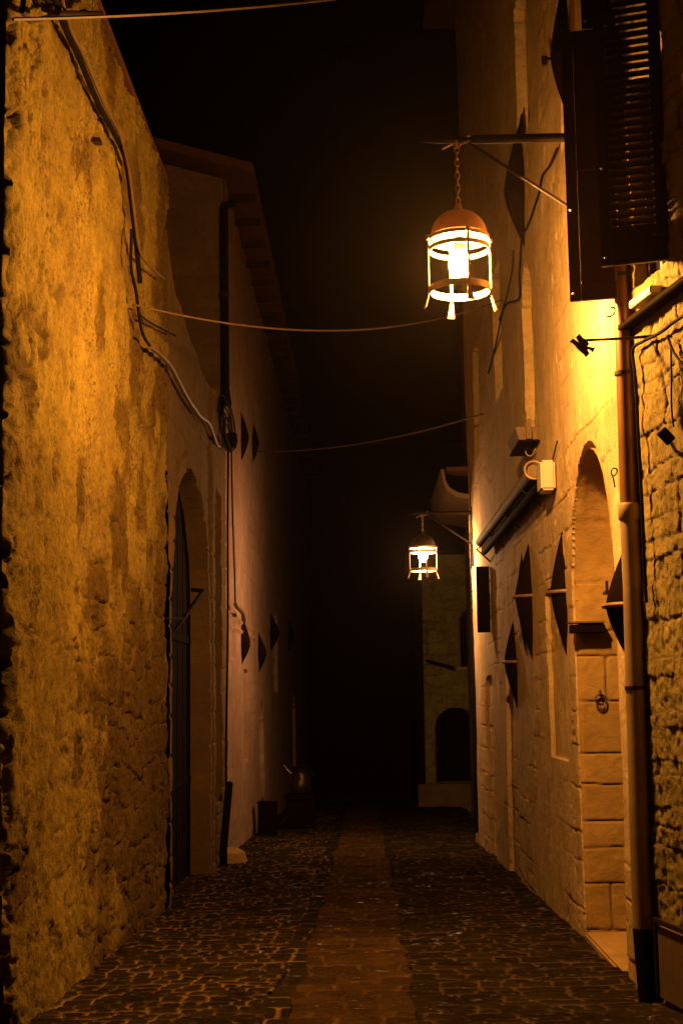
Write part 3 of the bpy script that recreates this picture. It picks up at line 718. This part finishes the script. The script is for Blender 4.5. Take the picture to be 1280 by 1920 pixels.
cable('cable', [onnear(*q) for q in ((1290, 586), (1262, 604), (1236, 624), (1205, 640), (1186, 655), (1189, 700), (1193, 760), (1198, 860), (1203, 950), (1207, 1060), (1211, 1130))],
      .011, M['black'], 'black cable down the near rubble wall right of the big pipe')
cable('cable', [onnear(*q) for q in ((1250, 630), (1262, 660), (1290, 700))], .008, M['black'], 'short thin cable slanting down to the right frame edge')
cable('cable', [onnear(*q) for q in ((1256, 640), (1258, 700), (1258, 760), (1262, 800))], .006, M['black'], 'thin vertical wire above the small spotlight')
def spot():
    c = onnear(1248, 818, .16); root = empty('spotlight', c, 'small black spotlight tilted down on the near rubble wall', 'spotlight')
    d = Vector((.55, .05, -.6)).normalized()
    MB().tube([c-d*.05, c-d*.045, c+d*.04, c+d*.045], [.02, .034, .034, .03], 14).build('housing', M['black'], root)
    MB().tube([c+d*.03, onnear(1266, 846, .02)], .012, 8).build('arm', M['iron'], root)
spot()
# small iron pin on the upper right wall
tag(MB().tube([W(1018, 112, X=RX-.10), W(1054, 107, X=RX)], .013, 8).box((W(1018, 112, X=RX-.10).x-.02, W(1018, 112, X=RX-.10).y-.04, W(1018, 112, X=RX-.10).z-.06), (W(1018, 112, X=RX-.10).x+.03, W(1018, 112, X=RX-.10).y, W(1018, 112, X=RX-.10).z+.02)).build('iron_pin', M['iron']),
    'small iron pin sticking out high on the right wall', 'pin')
# gnarled cable climbing behind the lantern
cable('cable', [W(*q, X=RX-.03) for q in ((1044, 278), (1030, 310), (1016, 330), (1010, 360), (1004, 380), (990, 420), (978, 445), (975, 480), (973, 520), (972, 560), (945, 575), (930, 640), (915, 700))],
      .011, M['black'], 'dark cable wandering down the plaster behind the near lantern')
cable('cable', [W(*q, X=RX-.02) for q in ((962, 470), (960, 500), (948, 560), (935, 600))], .009, M['black'], 'second thin cable beside the wandering one on the plaster')

# ================================================================= lanterns
def lantern(c, wallx, bulb, label, armz, lift=0.0):
    """c = centre of the cage; hangs from an arm fixed to the right wall"""
    c = Vector(c)
    root = empty('street_lantern', c, label, 'street lantern', 'hanging lanterns of the lane')
    R0 = .207
    def band(z, hgt, r=R0, t=.006): MB().lathe([(r, z), (r, z+hgt), (r-t, z+hgt), (r-t, z)], c, 40, close=True).build('cage_ring', M['lantern'], root)
    band(.150, .028, R0+.002); band(.078, .032); band(-.215, .048)
    for k in range(4):
        a = R(-78+90*k); ca, sa = cos(a), sin(a); r = R0+.008
        pts = [(r*ca, r*sa, .19), (r*ca, r*sa, -.18)]
        m = MB(); dx, dy = -sa*.014, ca*.014
        prof = [(r, .185, .009), (r, -.2, .009), (r+.006, -.25, .014), (r+.03, -.33, .026)]
        vs = []
        for rr, z, wd in prof:
            for q in (rr, rr+.008):
                for s in (-1, 1): vs.append((c.x+ca*q-sa*wd*s, c.y+sa*q+ca*wd*s, c.z+z))
        fs = []
        for i in range(3):
            b = i*4; fs += [(b, b+1, b+5, b+4), (b+2, b+6, b+7, b+3), (b, b+4, b+6, b+2), (b+1, b+3, b+7, b+5)]
        fs += [(0, 2, 3, 1), (12, 13, 15, 14)]
        m.add(vs, fs).build('leg', M['lantern'], root)
        m = MB(); m.lathe([(0, -.02), (.014, -.016), (.018, 0), (.014, .016), (0, .02)], (c.x+ca*(r+.006), c.y+sa*(r+.006), c.z+.165), 10); m.build('rivet', M['lantern'], root)
    # domed hood
    pr = [(R0-.012, .185)]+[((R0-.012)*cos(t), .185+.185*sin(t)) for t in [i*pi/2/9 for i in range(1, 9)]]+[(.03, .372), (.022, .41), (.0, .42)]
    inner = [(max(0, r-.006), z-.006) for r, z in pr][::-1]
    MB().lathe(pr+inner, c, 36).build('hood', M['hood'] if lift == 0 else M['iron'], root)
    m = MB(); m.lathe([(0, .18), (.035, .175), (.035, .09), (.03, .08)], c, 16); m.build('lamp_socket', M['iron'], root)
    MB().lathe([(.020, .085), (.046, .072), (.066, .035), (.073, -.01), (.068, -.055), (.048, -.095), (.022, -.115), (0, -.12)], c+Vector((0, 0, lift)), 20).build('bulb', bulb, root)
    # chain of real links
    top = armz; m = MB(); z = c.z+.41; k = 0
    while z < top-.03:
        ax = (1, 0, 0) if k % 2 == 0 else (0, 1, 0)
        pts = []
        for i in range(17):
            t = i*2*pi/16; pts.append(Vector((c.x, c.y, z+.028))+Vector(ax)*.014*cos(t)+Vector((0, 0, 1))*.030*sin(t))
        m.tube(pts, .0055, 6, cap=False); z += .046; k += 1
    m.build('chain', M['lantern'], root)
    # arm with pointed end, cross twists and the strut below
    arm = MB().tube([(c.x-.24, c.y, armz+.0), (c.x-.14, c.y, armz), (c.x-.10, c.y, armz+.012), (c.x+.1, c.y, armz+.01), (c.x+.12, c.y, armz+.012), (wallx, c.y, armz+.012)],
                    [.003, .012, .026, .018, .030, .033], 12).build('arm', M['iron'], root)
    m = MB(); m.tube(spline([(c.x-.10, c.y-.03, armz-.065), (c.x-.03, c.y, armz-.02), (c.x+.04, c.y+.02, armz+.005), (c.x+.09, c.y+.04, armz+.06)]), .008, 6)
    m.tube(spline([(c.x-.02, c.y+.02, armz-.05), (c.x+.03, c.y, armz-.02), (c.x+.09, c.y-.03, armz-.01)]), .007, 6)
    m.torus((c.x, c.y, armz-.025), .022, .006, (1, 0, 0), (0, 0, 1), 16, 6)
    m.build('twist', M['lantern'], arm)
    MB().tube([(c.x+.08, c.y, armz-.01), (wallx, c.y, armz-.01-(wallx-c.x-.08)*.70)], .012, 8).build('strut', M['iron'], root)
    MB().box((wallx-.02, c.y-.05, armz-.85), (wallx+.03, c.y+.05, armz+.1)).build('wall_plate', M['iron'], root, bevel=.004)
# hood: thin beaten sheet that lets a little light through
m_, nt, bs = nodes_of('hood_sheet')
bs.inputs['Base Color'].default_value = (.42, .27, .15, 1); bs.inputs['Roughness'].default_value = .5
tr = N(nt, 'ShaderNodeBsdfTranslucent'); tr.inputs['Color'].default_value = (.30, .16, .07, 1)
mx = N(nt, 'ShaderNodeMixShader'); mx.inputs[0].default_value = .09
nt.links.new(bs.outputs[0], mx.inputs[1]); nt.links.new(tr.outputs[0], mx.inputs[2]); nt.links.new(mx.outputs[0], nt.nodes['Material Output'].inputs[0])
M['hood'] = m_
c1 = W(861, 492, Y=9.45); lantern(c1, RX, M['bulb_near'], 'large glowing orange lantern hanging nearest, from an iron arm on the right', W(861, 265, Y=9.45).z)
c2 = W(793, 1046, Y=22.5); lantern(c2, RX, M['bulb_far'], 'small glowing pinkish lantern hanging far down the lane', W(793, 964, Y=22.5).z, .05)

# dark pipe at the far corner of the right house
o = MB().tube([W(872, -200, Y=22.9), W(883, 600, Y=22.9), W(890, 1250, Y=22.9), W(897, 1560, Y=22.9)], .062, 14).build('drainpipe', M['black'])
tag(o, 'long black drainpipe at the far corner of the right house, beside the far lantern', 'drainpipe')

# ================================================================= beyond: eave with gutter, end house, dark house
def second_right():
    root = empty('stone_house', (5, 28, 0), 'unlit house beyond the black drainpipe on the right, with a projecting gutter', 'house')
    MB().box((2.22, 23.6, -1.6), (7, 31, 14)).build('wall', M['dim'], root, smooth=False)
    y = 25.0; a = W(826, 880, Y=y); b = W(884, 868, Y=y); zt = a.z
    g = MB(); n = 12
    xs = [a.x, a.x+.02, a.x+.02+.0]
    prof = [(a.x, zt), (a.x+.03, zt-.22), (a.x+.10, zt-.38), (a.x+.28, zt-.50), (2.26, zt-.60), (2.26, zt-.52), (a.x+.3, zt-.42), (a.x+.15, zt-.33), (a.x+.08, zt-.2), (a.x+.06, zt+.0)]
    vs = [(x, yy, z) for yy in (y, y+4) for x, z in prof]; k = len(prof)
    g.add(vs, [tuple(range(k)), tuple(range(2*k-1, k-1, -1))]+[(i, (i+1) % k, k+(i+1) % k, k+i) for i in range(k)])
    g.build('gutter', M['dim'], root, ang=30)
    MB().box((a.x+.1, y+.02, zt-.03), (2.3, y+4, zt+.05)).build('eave', M['tile'], root, bevel=.01)
second_right()
def end_house():
    root = empty('stone_house', (2, 37, 0), 'mossy stone house closing the lane, with a dark arched doorway', 'house')
    Y0 = 36.0; xl = W(808, 1300, Y=Y0).x-.18; 
    us = np.arange(xl, 5.0, .035); vs = np.arange(-1.7, 5.2, .035); U, V = np.meshgrid(us, vs)
    h, t = masonry(U, V, 81, (.18, .32), (.25, .6), warp=.06, gap=.035)
    e = smstep(.35, .55, fbm(U, V, .8, 3, 82))
    H = .04*h*e+.10*(fbm(U, V, 1.5, 5, 83)-.5)+.04*(fbm(U, V, 6, 3, 84)-.5)
    pa = W(819, 1400, Y=Y0); pb = W(891, 1400, Y=Y0); zt = W(855, 1329, Y=Y0).z; z0 = W(855, 1467, Y=Y0).z
    c = (pa.x+pb.x)/2; hw = (pb.x-pa.x)/2
    H = H+.06*(archmask(U, V, c, hw+.10, z0-.1, zt+.1, .03)-archmask(U, V, c, hw, z0, zt, .03))-.5*archmask(U, V, c, hw, z0, zt, .03)
    wa = W(864, 1200, Y=Y0).x; wb = wa+.55; wz1 = W(875, 1144, Y=Y0).z; wz0 = W(875, 1250, Y=Y0).z
    H = H-.35*archmask(U, V, (wa+wb)/2, .275, wz0, wz1, .03)
    sheet('wall', us, vs, lambda U, V, H: (U, Y0-H, V), H, M['end'], root, joint=(1-h)*.8*e, tint=t)
    MB().box((xl+.02, Y0+.56, -1.7), (5, Y0+6, 5.15)).build('wall_core', M['dim'], root, smooth=False)
    MB().box((xl-.0, Y0+.02, -1.7), (xl+.02, Y0+6, 5.15)).build('side_wall', M['dim'], root, smooth=False)
    MB().box((xl-.4, Y0-.5, 5.22), (5.2, Y0+6.2, 5.36)).build('roof', M['planter'], root, bevel=.01)
    d = MB().box((c-hw-.1, Y0+.42, z0-.1), (c+hw+.1, Y0+.45, zt+.1)).build('door', M['planter'], root)
    MB().box((c-hw, Y0+.40, z0+.75), (c-hw+.04, Y0+.419, z0+.85)).build('handle', M['iron'], d)
    f = MB().box((wa-.05, Y0+.27, wz0), (wb+.05, Y0+.29, wz1)).build('window', M['planter'], root)
    MB().box((wa-.085, Y0-.10, wz0), (wa-.03, Y0+.0, wz1-.42)).build('frame', M['board'], f, bevel=.004)
    MB().box((wa-.12, Y0-.16, wz0-.09), (wb+.1, Y0+.02, wz0-.005)).build('sill', M['block'], f, bevel=.01)
    MB().box((c-hw-.5, Y0-.3, gz(36)-.3), (5, Y0-.06, z0-.02)).build('step', M['dim'], root, bevel=.02)
    # small lean-to canopy and a strut high on the wall
    MB().hexa([W(*q) for q in ()] or [(xl+.05, Y0-.5, 2.52), (xl+.75, Y0-.5, 2.30), (xl+.75, Y0-.0, 2.30), (xl+.05, Y0-.0, 2.52),
              (xl+.05, Y0-.5, 2.56), (xl+.75, Y0-.5, 2.36), (xl+.75, Y0-.0, 2.36), (xl+.05, Y0-.0, 2.56)]).build('canopy', M['planter'], root)
end_house()
def dark_house():
    root = empty('dark_house', (-3, 62, 0), 'unlit house closing the far end of the lane, almost black', 'house')
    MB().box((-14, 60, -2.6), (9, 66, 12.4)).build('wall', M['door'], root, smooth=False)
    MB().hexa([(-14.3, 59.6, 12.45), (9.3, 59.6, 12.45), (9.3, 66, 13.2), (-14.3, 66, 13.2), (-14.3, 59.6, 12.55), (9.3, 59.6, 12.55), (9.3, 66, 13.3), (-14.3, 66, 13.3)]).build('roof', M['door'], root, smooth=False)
dark_house()

# ================================================================= urn on its stand, crate by the pink wall
def urn():
    y = 27.2; b = W(563, 1489, Y=y); g = gz(y)
    root = empty('metal_urn', (b.x, y, b.z), 'dull metal urn with a small spout on a dark stand down the lane', 'urn')
    MB().lathe([(0, 0), (.16, 0), (.20, .03), (.22, .12), (.205, .24), (.165, .36), (.15, .43), (.185, .50), (.20, .515), (.185, .51), (.135, .43), (.12, .3), (0, .28)], b, 32).build('body', M['bronze'], root)
    MB().tube(spline([b+Vector((-.16, 0, .38)), b+Vector((-.24, 0, .45)), b+Vector((-.31, 0, .54))]), [.03]*17, 8).build('spout', M['bronze'], root)
    for s in (-1, 1): MB().torus(b+Vector((.2, 0, .36)) if s > 0 else b+Vector((0, -.19, .33)), .05, .01, (1, 0, 0) if s > 0 else (0, -1, 0), (0, 0, 1), 16, 6).build('handle', M['bronze'], root)
    st = empty('stand', (b.x, y, g), 'low dark wooden stand under the metal urn', 'stand')
    MB().box((b.x-.28, y-.28, b.z-.06), (b.x+.28, y+.28, b.z-.002)).build('top', M['planter'], st, bevel=.008)
    for sx in (-1, 1):
        for sy in (-1, 1): MB().box((b.x+sx*.24-.03, y+sy*.24-.03, g-.03), (b.x+sx*.24+.03, y+sy*.24+.03, b.z-.06)).build('leg', M['planter'], st)
    MB().box((b.x-.22, y-.22, g+.1), (b.x+.22, y+.22, b.z-.1)).build('cabinet', M['planter'], st)
    y2 = 25.4; c = W(502, 1550, Y=y2); t = W(502, 1506, Y=y2)
    cr = empty('crate', (c.x, y2, gz(y2)), 'small dark crate at the foot of the pink wall, left of the urn', 'crate')
    MB().box((c.x-.16, y2-.17, gz(y2)), (c.x+.16, y2+.17, t.z)).build('box', M['planter'], cr, bevel=.01)
    MB().box((c.x-.18, y2-.19, t.z+.002), (c.x+.18, y2+.19, t.z+.03)).build('lid', M['planter'], cr, bevel=.006)
urn()

# ================================================================= thin haze volume, added to give the lanterns a halo
def halo_haze():
    m = bpy.data.materials.new('halo_air'); m.use_nodes = True; nt = m.node_tree; nt.nodes.clear()
    v = N(nt, 'ShaderNodeVolumePrincipled'); v.inputs['Color'].default_value = (1, .80, .62, 1); v.inputs['Density'].default_value = HALO_HAZE
    v.inputs['Anisotropy'].default_value = .88
    o = N(nt, 'ShaderNodeOutputMaterial'); nt.links.new(v.outputs[0], o.inputs['Volume'])
    h = MB().box((-61, -11, -5), (61, 121, 16)).build('halo_haze', m, smooth=False); h['kind'] = 'stuff'
halo_haze()
